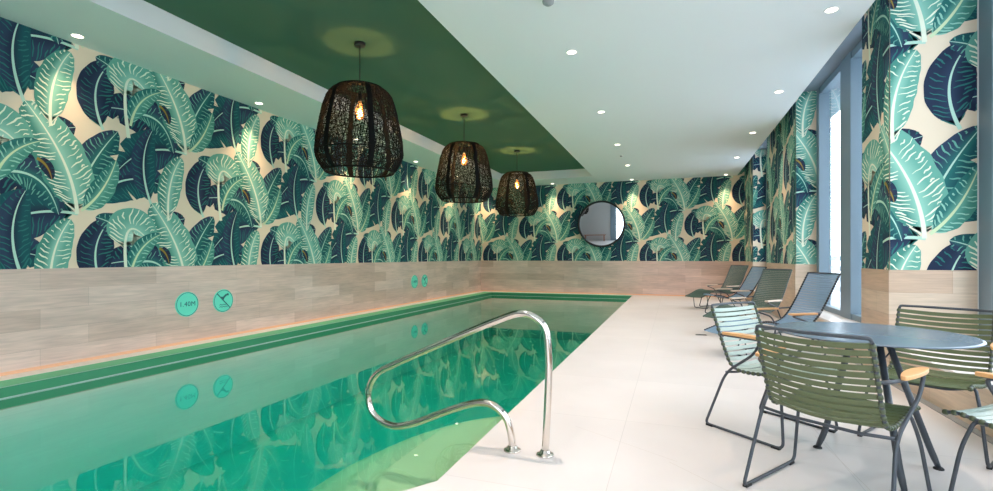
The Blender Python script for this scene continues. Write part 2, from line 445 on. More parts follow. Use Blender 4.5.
# ------------------------------------------------------------------ shell: walls
wl_ = struct(MB().box(XL - 0.2, XL, YN, YB + 0.2, -0.3, ZS).build('wall_left', M['plaster']), 'long left wall with leaf wallpaper above wood look planks', 'wall')
LF = [((XL, YN, 0), (0, 1, 0), (1, 0, 0), YB - YN, ZW, ZC, YN)]
wallpaper(LF, wl_, phase=3.45, vphase=1.72)
panelling([((XL, YN, 0), (0, 1, 0), (1, 0, 0), YB - YN, 0.0, ZW, YN)], wl_)
wb_ = struct(MB().box(XL - 0.2, 2.9, YB, YB + 0.2, -0.3, ZS).build('wall_back', M['plaster']), 'far end wall with leaf wallpaper and a round mirror', 'wall')
BF = [((XL, YB, 0), (1, 0, 0), (0, -1, 0), 2.55 - XL, ZW, ZC, 0.0), ((1.72, YB, 0), (1, 0, 0), (0, -1, 0), 0.83, ZC, ZS, 1.72 - XL)]
wallpaper(BF, wb_, phase=0.05, vphase=1.72)
panelling([((XL, YB, 0), (1, 0, 0), (0, -1, 0), 2.55 - XL, 0.0, ZW, 0.3)], wb_)
wn_ = MB(); wn_.box(XL - 0.2, -1.75, YN - 0.2, YN, -0.3, ZS); wn_.box(1.75, 2.9, YN - 0.2, YN, -0.3, ZS); wn_.box(-1.75, 1.75, YN - 0.2, YN, 3.3, ZS); wn_.box(-1.75, 1.75, YN - 0.2, YN, -0.3, 0.0)
struct(wn_.build('wall_near', M['grey_wall']), 'plain grey wall at the near end seen in the mirror', 'wall')
w5 = MB(); w5.box(-2.05, 1.8, YN - 0.1, YN + 0.03, 3.2, 3.35); w5.box(-2.05, 1.8, YN - 0.1, YN + 0.03, 0.0, 0.08)
for x in (-2.05, 0.0, 1.72): w5.box(x, x + (0.4 if x < -2 else 0.08), YN - 0.1, YN + 0.03, 0.08, 3.2)
W5 = struct(w5.build('window_5', M['frame']), 'glazed end window with blue grey frame seen in the mirror', 'window')
MB().box(-1.77, 1.74, YN - 0.06, YN - 0.054, 0.06, 3.22).build('pane', M['glass'], W5)
wbn = empty('wooden_bench', (-3.1, -3.55, 0)); tag(wbn, 'brown wooden bench at the near wall seen in the mirror', 'bench')
sb = MB()
for i in range(5): sb.box(-.75, .75, -.2 + i * .085, -.125 + i * .085, .41, .44)
sb.build('seat', M['bench_wood'], wbn)
for x in (-.65, .6):
    for y in (-.18, .13): MB().box(x, x + .06, y, y + .06, 0, .41).build('leg', M['bench_wood'], wbn)

# piers on the window side
def pier(name, y0, y1, xr, label, uoff):
    xe = xr + 0.03
    p = struct(MB().box(XC, xe, y0, y1, -0.1, ZS).build(name, M['plaster']), label, 'pier')
    side = ((XC, y1, 0), (0, -1, 0), (-1, 0, 0), y1 - y0 + .0045)
    sidep = ((XC, y1, 0), (0, -1, 0), (-1, 0, 0), y1 - y0 + .012)
    frontp = ((XC - .012, y0, 0), (1, 0, 0), (0, -1, 0), xr - XC + .012)
    front = ((XC, y0, 0), (1, 0, 0), (0, -1, 0), xr - XC)
    back = ((xe, y1, 0), (-1, 0, 0), (0, 1, 0), xe - XC)
    L = y1 - y0
    wallpaper([side + (ZW, ZS, uoff - L), front + (ZW, ZS, uoff), back + (ZW, ZS, uoff - L - .84)], p, phase=0.5, vphase=1.42)
    panelling([sidep + (0, ZW, uoff - L), frontp + (0, ZW, uoff), back + (0, ZW, uoff - L - .84)], p, 'wood_pale')
    return p
pier('wall_right', 13.92, YB, 2.27, 'far leaf papered pier between the last window and the end wall', 12.3)
pier('wall_right.001', 9.30, 11.95, 2.27, 'wide leaf papered pier behind the green lounge chair', 6.55)
pier('wall_right.002', 5.57, 6.27, 2.55, 'near leaf papered pier behind the dining chairs', 0.28)
pier('wall_right.003', -0.9, 0.0, 2.55, 'leaf papered pier beside the camera', 3.6)

# ------------------------------------------------------------------ ceiling
def slab(name, x0, x1, y0, y1, z0, z1, mat, label):
    return struct(MB().box(x0, x1, y0, y1, z0, z1).build(name, M[mat]), label, 'ceiling')
RX0, RX1, RY0, RY1 = -4.97, -2.17, 0.6, 14.25
slab('ceiling', RX1, 1.72, YN, YB, ZC, ZS, 'ceiling', 'broad white ceiling over the deck')
slab('ceiling.001', XL, RX0, YN, YB, ZC, ZS, 'ceiling', 'narrow white ceiling strip along the left wall')
slab('ceiling.002', RX0, RX1, RY1, YB, ZC, ZS, 'ceiling', 'white ceiling strip in front of the end wall')
slab('ceiling.003', RX0, RX1, YN, RY0, ZC, ZS, 'ceiling', 'white ceiling strip before the green recess')
slab('ceiling.004', RX0, RX1, RY0, RY1, ZG, ZS, 'green', 'recessed green ceiling panel above the pool')
slab('ceiling.005', XL - .2, 2.9, YN - .2, YB + .2, ZS, ZS + 0.1, 'soffit', 'blue grey soffit over the windows')

# ------------------------------------------------------------------ pool outline, floor, basin, water
def arc(cx, cy, r, a0, a1, n): return [(cx + r * math.cos(R(a0 + (a1 - a0) * i / n)), cy + r * math.sin(R(a0 + (a1 - a0) * i / n))) for i in range(n + 1)]
PX0, PX1, PY1 = XL + 0.54, -1.14, YB - 0.42
LW = 0.235                            # width of the white ledge; the rest is a mint tile border
edge = [(PX1, PY1), (PX1, 2.27), (-1.24, 2.13), (-1.60, 1.80), (-2.0, 1.25), (-2.3, 0.5), (-2.35, 0.2), (PX0, 0.2), (PX0, PY1)]   # clockwise
def poly_mesh(name, outer, mat, z, label, parent=None, uv=True):
    import bmesh
    bm = bmesh.new(); vs = [bm.verts.new((x, y, z)) for x, y in outer]; f = bm.faces.new(vs); f.normal_update()
    bmesh.ops.triangulate(bm, faces=[f]); bm.normal_update()
    for g in bm.faces:
        if g.normal.z < 0: g.normal_flip()
    L = bm.loops.layers.uv.new('UVMap')
    for g in bm.faces:
        for lp in g.loops: lp[L].uv = (lp.vert.co.x + 0.31, lp.vert.co.y + 0.05)
    me = bpy.data.meshes.new(name); bm.to_mesh(me); bm.free(); me.materials.append(mat)
    o = bpy.data.objects.new(name, me); COL.objects.link(o); return o
deck = [(PX1, YB)] + edge[:7] + [(PX0, 0.2), (XL, 0.2), (XL, YN), (2.75, YN), (2.75, YB)]
fl = struct(poly_mesh('floor', deck, M['floor'], 0.0, ''), 'light stone tiled pool deck', 'floor')
jn = MB()
for (a, b) in (((-0.02, 2.92), (0.33, 2.58)), ((0.86, 3.66), (0.93, 2.70)), ((-0.62, 3.32), (0.02, 2.94))):
    d = Vector((b[0] - a[0], b[1] - a[1], 0)).normalized(); nn = Vector((-d.y, d.x, 0)) * 0.0016
    A, B = Vector((a[0], a[1], 0.0006)), Vector((b[0], b[1], 0.0006))
    jn.add([A - nn, B - nn, B + nn, A + nn], [(0, 1, 2, 3)])
jn.build('joint', M['joint'], fl)

# narrow ledges on the two wall sides
lg = MB(); lg.box(XL, XL + LW, 0.2, YB, -0.05, 0.0); lg.box(XL + LW, PX1, YB - LW, YB, -0.05, 0.0)
struct(lg.build('trim_1', M['ledge']), 'narrow white ledge between the wood wall and the pool', 'ledge')
mb_ = MB(); mb_.box(XL + LW, PX0, 0.2, YB - LW, -0.05, -0.004); mb_.box(PX0, PX1, PY1, YB - LW, -0.05, -0.004)
struct(mb_.build('trim_7', M['band_light']), 'mint green tile border along the pool rim', 'tile border')
pc = MB(); pc.box(XL, XL + 0.022, YN, YB, 0.0, 0.032); pc.box(XL, 1.9, YB - 0.022, YB, 0.0, 0.032)  # glow on the wall bottom, put in as a peach coloured strip
struct(pc.build('trim_2', M['peach']), 'thin peach strip painted as a warm glow along the foot of the wood wall', 'trim')

# basin walls
bs = MB(); n = len(edge)
for i in range(n):
    p, q = edge[i], edge[(i + 1) % n]
    bs.add([(p[0], p[1], -0.0), (q[0], q[1], -0.0), (q[0], q[1], -1.42), (p[0], p[1], -1.42)], [(0, 1, 2, 3)])
basin = struct(bs.build('pool_basin', M['pool']), 'pale green tiled pool basin', 'pool')
b2 = poly_mesh('basin_floor', edge, M['pool'], -1.42, ''); b2.parent = basin
def band(name, z0, z1, off, mat):
    m = MB()
    m.box(PX0, PX0 + off, 0.2, PY1, z0, z1); m.box(PX0 + off, PX1, PY1 - off, PY1, z0, z1)
    return m.build(name, M[mat], basin)
band('tile_band', -0.20, -0.006, 0.014, 'band_dark')
band('overflow_strip', WATER - 0.012, WATER + 0.005, 0.03, 'overflow')

# curved entry steps
for k in range(5):
    rx, ry, z = 0.66 + 0.24 * k, 1.02 + 0.30 * k, -0.25 - (0, .085, .19, .32, .50)[k]
    cy = 3.12
    pts = []
    for i in range(41):
        a = R(90 + 180 * i / 40); x, y = PX1 + rx * math.cos(a), cy + ry * math.sin(a)
        pts.append((x, y))
    # keep the near end inside the basin
    out = []
    for (x, y) in pts:
        lim = 2.27 if x > -1.14 - 1e-6 else None
        ymin = 0.25
        for a, b in zip(edge[1:6], edge[2:7]):
            if b[0] <= x <= a[0]:
                t = (x - a[0]) / ((b[0] - a[0]) or 1); ymin = a[1] + (b[1] - a[1]) * t
        out.append((x, max(y, ymin + 0.01)))
    out[0] = (PX1 - .001, out[0][1])
    out += [(-1.60, 1.81), (-1.24, 2.14), (PX1 - .001, 2.28)]
    # drop duplicates
    o2 = []
    for p in out:
        if not o2 or (abs(p[0] - o2[-1][0]) + abs(p[1] - o2[-1][1])) > 0.004: o2.append(p)
    st = struct(MB().prism(o2, -1.42, z).build('pool_step', M['step']), '%s curved underwater entry step below the handrail' % ['topmost', 'second', 'third', 'fourth', 'lowest'][k], 'pool step')

# water body
cxm, cym = sum(p[0] for p in edge) / n, sum(p[1] for p in edge) / n
wout = []
for i, (x, y) in enumerate(edge): wout.append((x + (0.02 if x > -2.4 and x > -5 else -0.02), y + (0.02 if y > 5 else -0.02)))
wat = struct(MB().prism(wout[::-1], -1.46, WATER).build('pool_water', M['water']), 'still green water filling the pool', 'water')

# ------------------------------------------------------------------ windows, sills
kerb = MB().box(1.845, 1.905, YN, YB, 0.0, 0.006)
struct(kerb.build('trim_3', M['grey_strip']), 'grey drain strip along the foot of the window side', 'trim')
def bay(k, y0, y1, xw, mulls, label):
    q = []
    for (a, b) in ((y0, y1),):
        q.append(([(XC, b, 0), (XC, a, 0), (XC, a, 0.30), (XC, b, 0.30)], [(0, 0), (b - a, 0), (b - a, .3), (0, .3)]))
    s = struct(uvmesh('window_sill_%d' % k, q, M['wood_pale']), 'low wood faced sill below the ' + label, 'window sill')
    s.name = 'trim_%d' % (k + 3)
    MB().box(XC - 0.008, 2.75, y0, y1, 0.30, 0.325).build('sill_top', M['sill'], s)
    w = MB()
    w.box(xw + .012, xw + 0.11, y0, y1, 0.325, 0.40); w.box(xw + .012, xw + 0.11, y0, y1, ZS - 0.10, ZS - .001)
    for (a, b) in mulls: w.box(xw, xw + 0.16, a, b, 0.325, ZS)
    W = struct(w.build('window_%d' % k, M['frame']), label + ' with blue grey frame', 'window')
    MB().box(xw + 0.07, xw + 0.076, y0 + .01, y1 - .01, 0.38, ZS - 0.08).build('pane', M['glass'], W)
    return W
bay(1, 11.95, 13.92, 2.2, [(11.95, 12.1), (12.85, 13.05), (13.78, 13.92)], 'farthest tall window')
bay(2, 6.27, 9.30, 2.2, [(9.14, 9.30), (7.66, 8.08), (6.27, 6.42)], 'tall window between the two papered piers')
bay(3, 0.0, 5.57, 2.56, [(5.36, 5.56), (3.6, 3.75), (1.8, 1.95), (0.0, 0.15)], 'tall near window beside the dining chairs')
bay(4, YN, -0.9, 2.56, [(-1.1, -0.9), (-2.5, -2.35), (YN, YN + 0.15)], 'tall window behind the camera')

# outside
struct(MB().box(2.75, 30, -25, 45, -0.5, -0.2).build('terrace_ground', M['terrace']), 'pale terrace outside the windows', 'ground')
bal = empty('balcony_railing', (4.6, 5, -0.2)); tag(bal, 'pale blue grey balcony railing outside the windows', 'railing')
for i in range(4): MB().box(-0.02, 0.02, -14, 26, 0.34 + 0.3 * i, 0.48 + 0.3 * i).build('rail', M['rail_blue'], bal)
for i in range(14): MB().box(0.02, 0.07, -14 + i * 3, -13.94 + i * 3, 0.0, 1.4).build('post', M['rail_blue'], bal)

# ------------------------------------------------------------------ mirror
mr = empty('round_mirror', (-2.08, YB - 0.006, 2.17)); mr.rotation_euler = (R(3.4), 0, R(3.0)); mr.location.y -= 0.085; tag(mr, 'large round mirror in black frame on the papered end wall', 'mirror')
prof = [(0.66, 0.012), (0.66, 0.05), (0.70, 0.055), (0.72, 0.045), (0.72, 0.0), (0.66, 0.0)]
MB().lathe(prof, 64, axis='y', cap=False).build('frame', M['blackmetal'], mr)
MB().lathe([(0.665, 0.008), (0.665, 0.02)], 64, axis='y', smooth=False).build('glass', M['mirror'], mr)

# ------------------------------------------------------------------ wall signs
def text_mesh(txt, size):
    cu = bpy.data.curves.new('t', 'FONT'); cu.body = txt; cu.size = size; cu.align_x = 'CENTER'; cu.align_y = 'CENTER'; cu.extrude = 0.001; cu.space_character = 1.08
    ob = bpy.data.objects.new('t', cu); COL.objects.link(ob)
    dg = bpy.context.evaluated_depsgraph_get(); dg.update()
    me = bpy.data.meshes.new_from_object(ob.evaluated_get(dg))
    bpy.data.objects.remove(ob); return me
XS = XL + 0.0125
def on_left(pts): return [(h, a, z) for a, z, h in pts]
def sign(y, z, kind, label):
    s = empty('wall_sign', (XS, y, z)); tag(s, label, 'sign', 'turquoise pool signs on the wood wall')
    MB().lathe([(0.165, 0.0), (0.165, 0.010), (0.160, 0.012)], 48, axis='x', smooth=False).build('plate', M['sign'], s)
    MB().lathe([(0.150, 0.012), (0.150, 0.0132), (0.157, 0.0132), (0.157, 0.012)], 48, axis='x', smooth=False, cap=False).build('border', M['sign_edge'], s)
    if kind == 'depth':
        me = text_mesh('1.40M', 0.088); me.name = 'lettering'; me.materials.clear(); me.materials.append(M['sign_edge'])
        # text x -> +Y, text y -> +Z, text normal -> +X
        me.transform(Matrix(((0, 0, 1, 0.0135), (1, 0, 0, 0), (0, 1, 0, 0), (0, 0, 0, 1))))
        o = bpy.data.objects.new('lettering', me); COL.objects.link(o); o.parent = s
    else:
        d = MB()
        def bar(a, b, w):
            a, b = Vector((0, a[0], a[1])), Vector((0, b[0], b[1])); t = (b - a).normalized(); nn = Vector((0, -t.z, t.y)) * w
            d.add([a - nn + Vector((.0132, 0, 0)), b - nn + Vector((.0132, 0, 0)), b + nn + Vector((.0132, 0, 0)), a + nn + Vector((.0132, 0, 0))], [(0, 1, 2, 3)])
        # diver: head, body, arms, legs; three waves
        d.add([(.0132, -.012 + .02 * math.cos(2 * PI * k / 14), .030 + .02 * math.sin(2 * PI * k / 14)) for k in range(14)], [list(range(14))])
        bar((-.005, .045), (.045, .085), .014); bar((.045, .085), (.085, .080), .009); bar((.045, .088), (.080, .098), .008)
        bar((0, .048), (-.05, .055), .007); bar((-.05, .055), (-.078, .075), .006)
        for r_ in range(2):
            for k in range(6):
                y0_, y1_ = -.07 + k * .022, -.048 + k * .022
                bar((y0_, -.055 - r_ * .03 + (.006 if k % 2 else -.006)), (y1_, -.055 - r_ * .03 - (.006 if k % 2 else -.006)), .004)
        d.build('diver_print', M['sign_edge'], s)
        e = MB(); a, b = Vector((.0136, -.106, .106)), Vector((.0136, .106, -.106)); t = (b - a).normalized(); nn = Vector((0, -t.z, t.y)) * .0075
        e.add([a - nn, b - nn, b + nn, a + nn], [(0, 1, 2, 3)]); e.build('slash', M['sign_edge'], s)
sign(4.77, 0.52, 'depth', 'round turquoise sign lettered with the water depth, nearest of the signs')
sign(5.33, 0.52, 'dive', 'round turquoise no diving sign beside the nearest depth sign')
sign(10.90, 0.53, 'depth', 'round turquoise depth sign of the far pair')
sign(11.43, 0.53, 'dive', 'round turquoise no diving sign of the far pair')

# ------------------------------------------------------------------ handrail
hr = empty('pool_handrail', (-0.70, 2.78, 0)); tag(hr, 'polished steel looped handrail at the pool steps', 'handrail')
rail = [(0, 0, 0.0), (0.02, 0, 0.40), (0.02, 0, 0.60), (0.0, 0, 0.735), (-0.07, 0, 0.80), (-0.16, 0, 0.815), (-0.28, 0, 0.775), (-0.48, 0, 0.69), (-0.75, 0, 0.57),
        (-1.0, 0, 0.455), (-1.13, 0, 0.385), (-1.19, 0, 0.30), (-1.205, 0, 0.21), (-1.175, 0, 0.125), (-1.10, 0, 0.07), (-0.99, 0, 0.052), (-0.85, 0, 0.09),
        (-0.68, 0, 0.165), (-0.51, 0, 0.235), (-0.39, 0, 0.265), (-0.30, 0, 0.245), (-0.235, 0, 0.18), (-0.205, 0, 0.08), (-0.20, 0, 0.0)]
MB().tube(catmull(rail, 8), 0.0215, 16).build('rail', M['steel'], hr)
for x in (0.0, -0.2):
    MB().lathe([(0.052, 0.0), (0.052, 0.006), (0.044, 0.011), (0.030, 0.013), (0.027, 0.028), (0.022, 0.030)], 28, (x, 0, 0)).build('flange', M['steel'], hr)

# ------------------------------------------------------------------ pendants
def shade_profile(h):   # h: 0 bottom .. 1 top
    P = [(0, .415), (.05, .46), (.14, .512), (.22, .53), (.4, .515), (.6, .475), (.78, .435), (.90, .39), (.97, .335), (1, .28)]
    for (a, ra), (b, rb) in zip(P, P[1:]):
        if a <= h <= b: return ra + (rb - ra) * (h - a) / (b - a)
    return P[-1][1]
SH = 0.99
def spt(h, ang, dr=0.0):
    r = 0.965 * shade_profile(min(1, max(0, h))) + dr
    return (r * math.cos(ang), r * math.sin(ang), h * SH)
def make_pendant():
    root = empty('pendant_lamp')
    z_top = ZG - 2.17                       # ceiling above the shade bottom
    sh = MB(); rnd = random.Random(3)
    for k in range(210):                    # wavy upright strands
        a0 = 2 * PI * k / 210 + rnd.uniform(-.02, .02); ph = rnd.uniform(0, 6); am = rnd.uniform(.02, .055); fr = rnd.choice((5, 7, 9))
        pts = [spt(i / 26, a0 + am * math.sin(fr * PI * i / 26 + ph), rnd.uniform(-.006, .006)) for i in range(27)]
        sh.tube(pts, 0.0034, 3)
    for k in range(52):                     # zigzag woven turns
        h0 = 0.02 + 0.96 * k / 51; ph = rnd.uniform(0, 6)
        pts = [spt(min(.995, max(0.004, h0 + .016 * math.sin(17 * 2 * PI * i / 96 + ph) + .008 * math.sin(5 * 2 * PI * i / 96 + ph))), 2 * PI * i / 96, .002 * math.sin(i * 2.1)) for i in range(96)]
        sh.tube(pts, 0.0034, 3, closed=True)
    for k in range(13):                     # flat woven top around the opening
        r0 = .15 + .12 * k / 12; ph = rnd.uniform(0, 6)
        sh.tube([((r0 + .006 * math.sin(13 * 2 * PI * i / 72 + ph)) * math.cos(2 * PI * i / 72), (r0 + .006 * math.sin(13 * 2 * PI * i / 72 + ph)) * math.sin(2 * PI * i / 72), SH + .002 * (k % 3)) for i in range(72)], .0042, 3, closed=True)
    for k in range(60):
        a = 2 * PI * k / 60; sh.tube([(.15 * math.cos(a), .15 * math.sin(a), SH + .004), (.21 * math.cos(a + .05), .21 * math.sin(a + .05), SH + .004), ((.272) * math.cos(a), .272 * math.sin(a), SH)], .004, 3)
    shade = sh.build('shade', M['blackweave'], root)
    rb = MB()
    for k in range(6):                      # dense paired ribs
        for d in (-.054, -.027, 0, .027, .054):
            rb.tube([spt(i / 20, 2 * PI * k / 6 + .35 + d) for i in range(21)], 0.0085, 5)
    rb.build('rib', M['blackweave'], shade)
    for h, r in ((0.0, .012), (1.0, .011), (.22, .007)):
        MB().tube([spt(h, 2 * PI * i / 64) for i in range(64)], r, 6, closed=True).build('hoop', M['blackweave'], shade)
    sp = MB()
    for k in range(3):
        a = 2 * PI * k / 3; sp.tube([(.03 * math.cos(a), .03 * math.sin(a), SH * .98), (.27 * math.cos(a), .27 * math.sin(a), SH)], .005, 5)
    sp.build('spider', M['blackmetal'], root)
    MB().tube([(0, 0, SH * .95), (0, 0, z_top - .02)], 0.0055, 6).build('cord', M['blackmetal'], root)
    MB().lathe([(0.062, z_top - .035), (0.066, z_top - .03), (0.066, z_top)], 28).build('ceiling_rose', M['blackmetal'], root)
    MB().lathe([(0.008, SH * .97), (.024, SH * .95), (.026, SH * .95 - .09), (.02, SH * .95 - .1)], 16).build('socket', M['blackmetal'], root)
    bz = SH * .95 - .10
    MB().lathe([(.016, bz), (.03, bz - .04), (.052, bz - .10), (.058, bz - .14), (.046, bz - .19), (.018, bz - .215), (.002, bz - .22)], 18, cap=False).build('bulb', M['glass_warm'], root)
    fl_ = MB(); fp = []
    for i in range(25): fp.append((.020 * math.cos(i * PI / 4), .020 * math.sin(i * PI / 4), bz - .07 - .11 * i / 24))
    fl_.tube(fp, .0026, 5); fl_.build('filament', M['bulb'], root)
    return root, bz
pend, bz = make_pendant()
pl = ['nearest and largest looking of the black woven pendant lamps under the green ceiling', 'middle black woven pendant lamp under the green ceiling', 'farthest black woven pendant lamp, nearest the end wall']
for i, y in enumerate((4.98, 8.10, 11.28)):
    o = pend if i == 0 else copy_tree(pend)
    o.location = (-3.53, y, 2.17); tag(o, pl[i], 'lamp', 'black woven pendant lamps')
    L = bpy.data.lights.new('bulb_light', 'POINT'); L.energy = 42; L.color = (1, .62, .28); L.shadow_soft_size = 0.04
    lo = bpy.data.objects.new('bulb_light', L); lo.parent = o; lo.location = (0, 0, bz - .13); COL.objects.link(lo)

# ------------------------------------------------------------------ downlights
dl = empty('downlight')
MB().lathe([(0.050, 0.0), (0.050, -0.004), (0.062, -0.004), (0.066, 0.0)], 28, cap=False).build('trim_ring', M['trim_white'], dl)
MB().lathe([(0.0505, -0.0015), (0.0505, -0.003)], 28, smooth=False).build('lens', M['lamp_white'], dl)
spots = []
ordn = ['nearest', 'second', 'third', 'fourth', 'fifth', 'sixth']
for i in range(5): spots.append((-5.88, 3.36 + 2.40 * i, '%s recessed downlight of the row above the left wall, counted from the camera end' % ordn[i], 'wall'))
for i in range(4): spots.append((-1.08, 5.52 + 2.43 * i, '%s recessed downlight of the ceiling row along the pool edge' % ordn[i], 'room'))
for i in range(4): spots.append((1.40, 5.40 + 2.42 * i, '%s recessed downlight of the ceiling row along the windows' % ordn[i], 'room'))
for x, w in ((-5.9, 'in the pool corner'), (-3.59, 'beyond the green recess'), (-1.16, 'above the mirror'), (1.40, 'nearest the windows')): spots.append((x, 15.2, 'recessed downlight close to the end wall, ' + w, 'wall'))
for x, y in ((-1.08, 3.09), (-1.08, 0.66), (1.40, 2.98), (1.40, 0.56), (-5.88, 0.96)): spots.append((x, y, None, 'wall' if x < -5 else 'room'))
for i, (x, y, lab, kind) in enumerate(spots):
    o = dl if i == 0 else copy_tree(dl)
    o.location = (x, y, ZC); tag(o, lab or 'recessed ceiling downlight near the camera, %s' % ['at the pool edge', 'pool side by the near wall', 'at the window side', 'window side by the near wall', 'over the left wall'][i - len(spots) + 5], 'downlight', 'recessed ceiling downlights')
    L = bpy.data.lights.new('downlight_beam', 'SPOT'); L.energy = 95 if kind == 'wall' else (180 if x < 0 else 40); L.color = (1, .70, .44) if kind == 'wall' else (1, .88, .85)
    L.spot_size = R(76 if kind == 'wall' else (150 if x < 0 else 120)); L.spot_blend = 1.0; L.shadow_soft_size = 0.04
    lo = bpy.data.objects.new('downlight_beam', L); lo.parent = o; lo.location = (0, 0, -0.012); COL.objects.link(lo)
# small ceiling devices
sd = empty('smoke_detector', (-1.06, 4.33, ZC)); tag(sd, 'grey round smoke detector on the white ceiling', 'smoke detector')
MB().lathe([(.052, 0), (.055, -.012), (.05, -.03), (.03, -.045), (.012, -.048)], 28).build('body', M['grey_strip'], sd)
MB().lathe([(.056, 0), (.062, -.004), (.062, -.008), (.05, -.010)], 28).build('base', M['trim_white'], sd)
mo = empty('motion_sensor', (-1.11, 11.47, ZC)); tag(mo, 'small white ceiling sensor between two downlights', 'sensor')  # stands for a small motion sensor on the ceiling
MB().lathe([(.045, 0), (.045, -.012), (.03, -.02)], 20).build('base', M['trim_white'], mo)
MB().lathe([(.026, -.02), (.024, -.035), (.01, -.042)], 20).build('dome', M['grey_strip'], mo)

# floor drain
fd = empty('floor_drain', (0.39, 7.83, 0.0)); tag(fd, 'small dark slotted drain in the pale floor', 'drain')
MB().box(-.08, .08, -.05, .05, 0.0005, .004).build('frame', M['grey_strip'], fd)
g = MB()
for i in range(5): g.box(-.07, .07, -.042 + i * .018, -.032 + i * .018, .0042, .0052)
g.build('grate', M['rubber'], fd)

# ------------------------------------------------------------------ table
TX, TY = 1.005, 3.20
tb = empty('round_table', (TX, TY, 0)); tag(tb, 'round slate blue bistro table on three dark splayed legs', 'table')
MB().lathe([(0.02, .728), (.42, .728), (.448, .731), (.454, .735), (.452, .739), (.437, .741), (.02, .741)], 96).build('tabletop', M['table'], tb)
MB().lathe([(.11, .70), (.12, .705), (.12, .728)], 32).build('mounting_plate', M['graphite'], tb)
for px, py in ((0.82, 3.44), (1.355, 3.315), (1.055, 2.90)):
    dx, dy = px - TX, py - TY; L = math.hypot(dx, dy); ux, uy = dx / L, dy / L
    p = [(ux * .09, uy * .09, .715), (ux * (L - .045), uy * (L - .045), .11), (ux * L, uy * L, .008)]
    lg_ = MB().tube(fillet(p, .05), [.0165] + [.0165] * 6 + [.0125], 12).build('leg', M['graphite'], tb)
    MB().lathe([(.024, 0), (.024, .006), (.014, .014)], 16, (ux * L, uy * L, 0)).build('foot', M['rubber'], lg_)
rg = MB()
for k in range(3):
    pts = []
    for (px, py) in ((0.82, 3.44), (1.355, 3.315), (1.055, 2.90)): pts.append((px - TX, py - TY))
    a = pts[k]; b = pts[(k + 1) % 3]
    rg.tube([(a[0] * .36, a[1] * .36, .66), (0, 0, .50), (b[0] * .36, b[1] * .36, .66)], .004, 6)
rg.build('brace', M['graphite'], tb)

# ------------------------------------------------------------------ slatted chairs
def arclen(pts):
    s = [0]
    for a, b in zip(pts, pts[1:]): s.append(s[-1] + (b - a).length)
    return s
def at_len(pts, s, d):
    d = max(0, min(s[-1], d))
    for i in range(len(s) - 1):
        if s[i + 1] >= d:
            t = (d - s[i]) / max(1e-9, s[i + 1] - s[i]); p = pts[i].lerp(pts[i + 1], t)
            return p, (pts[i + 1] - pts[i]).normalized()
    return pts[-1], (pts[-1] - pts[-2]).normalized()
def slat(m, p, t, hw, bow, width, th):
    """one curved slat across x at rail point p (y,z) with rail direction t; bow away from the sitter"""
    nrm = Vector((0, -t.z, t.y))          # points away from the sitter for a rail running down the back then forward
    if nrm.z > 0: nrm = -nrm
    if abs(nrm.z) < .2 and nrm.y > 0: nrm = -nrm
    N = 12; vs = []
    for i in range(N + 1):
        x = -hw + 2 * hw * i / N; f = 1 - (x / hw) ** 2
        c = Vector((x, p.y, p.z)) + nrm * (bow * f)
        for a, b in ((-.5, -.5), (.5, -.5), (.5, .5), (-.5, .5)):
            vs.append(c + Vector((0, t.y, t.z)) * (a * width) + nrm * (b * th))
    fs = []
    for i in range(N):
        for k in range(4): q = (k + 1) % 4; fs.append((i * 4 + k, i * 4 + q, (i + 1) * 4 + q, (i + 1) * 4 + k))
    fs += [(3, 2, 1, 0), (N * 4, N * 4 + 1, N * 4 + 2, N * 4 + 3)]
    m.add(vs, fs, False)
def beads(ms, p, t, hw, rr, w):
    for sx, m in zip((-1, 1), ms):
        d = Vector((0, t.y, t.z)) * (w * .5); c = Vector((sx * hw, p.y, p.z))
        m.tube([c - d, c - d * .5, c + d * .5, c + d], [rr * .75, rr, rr, rr * .75], 8)

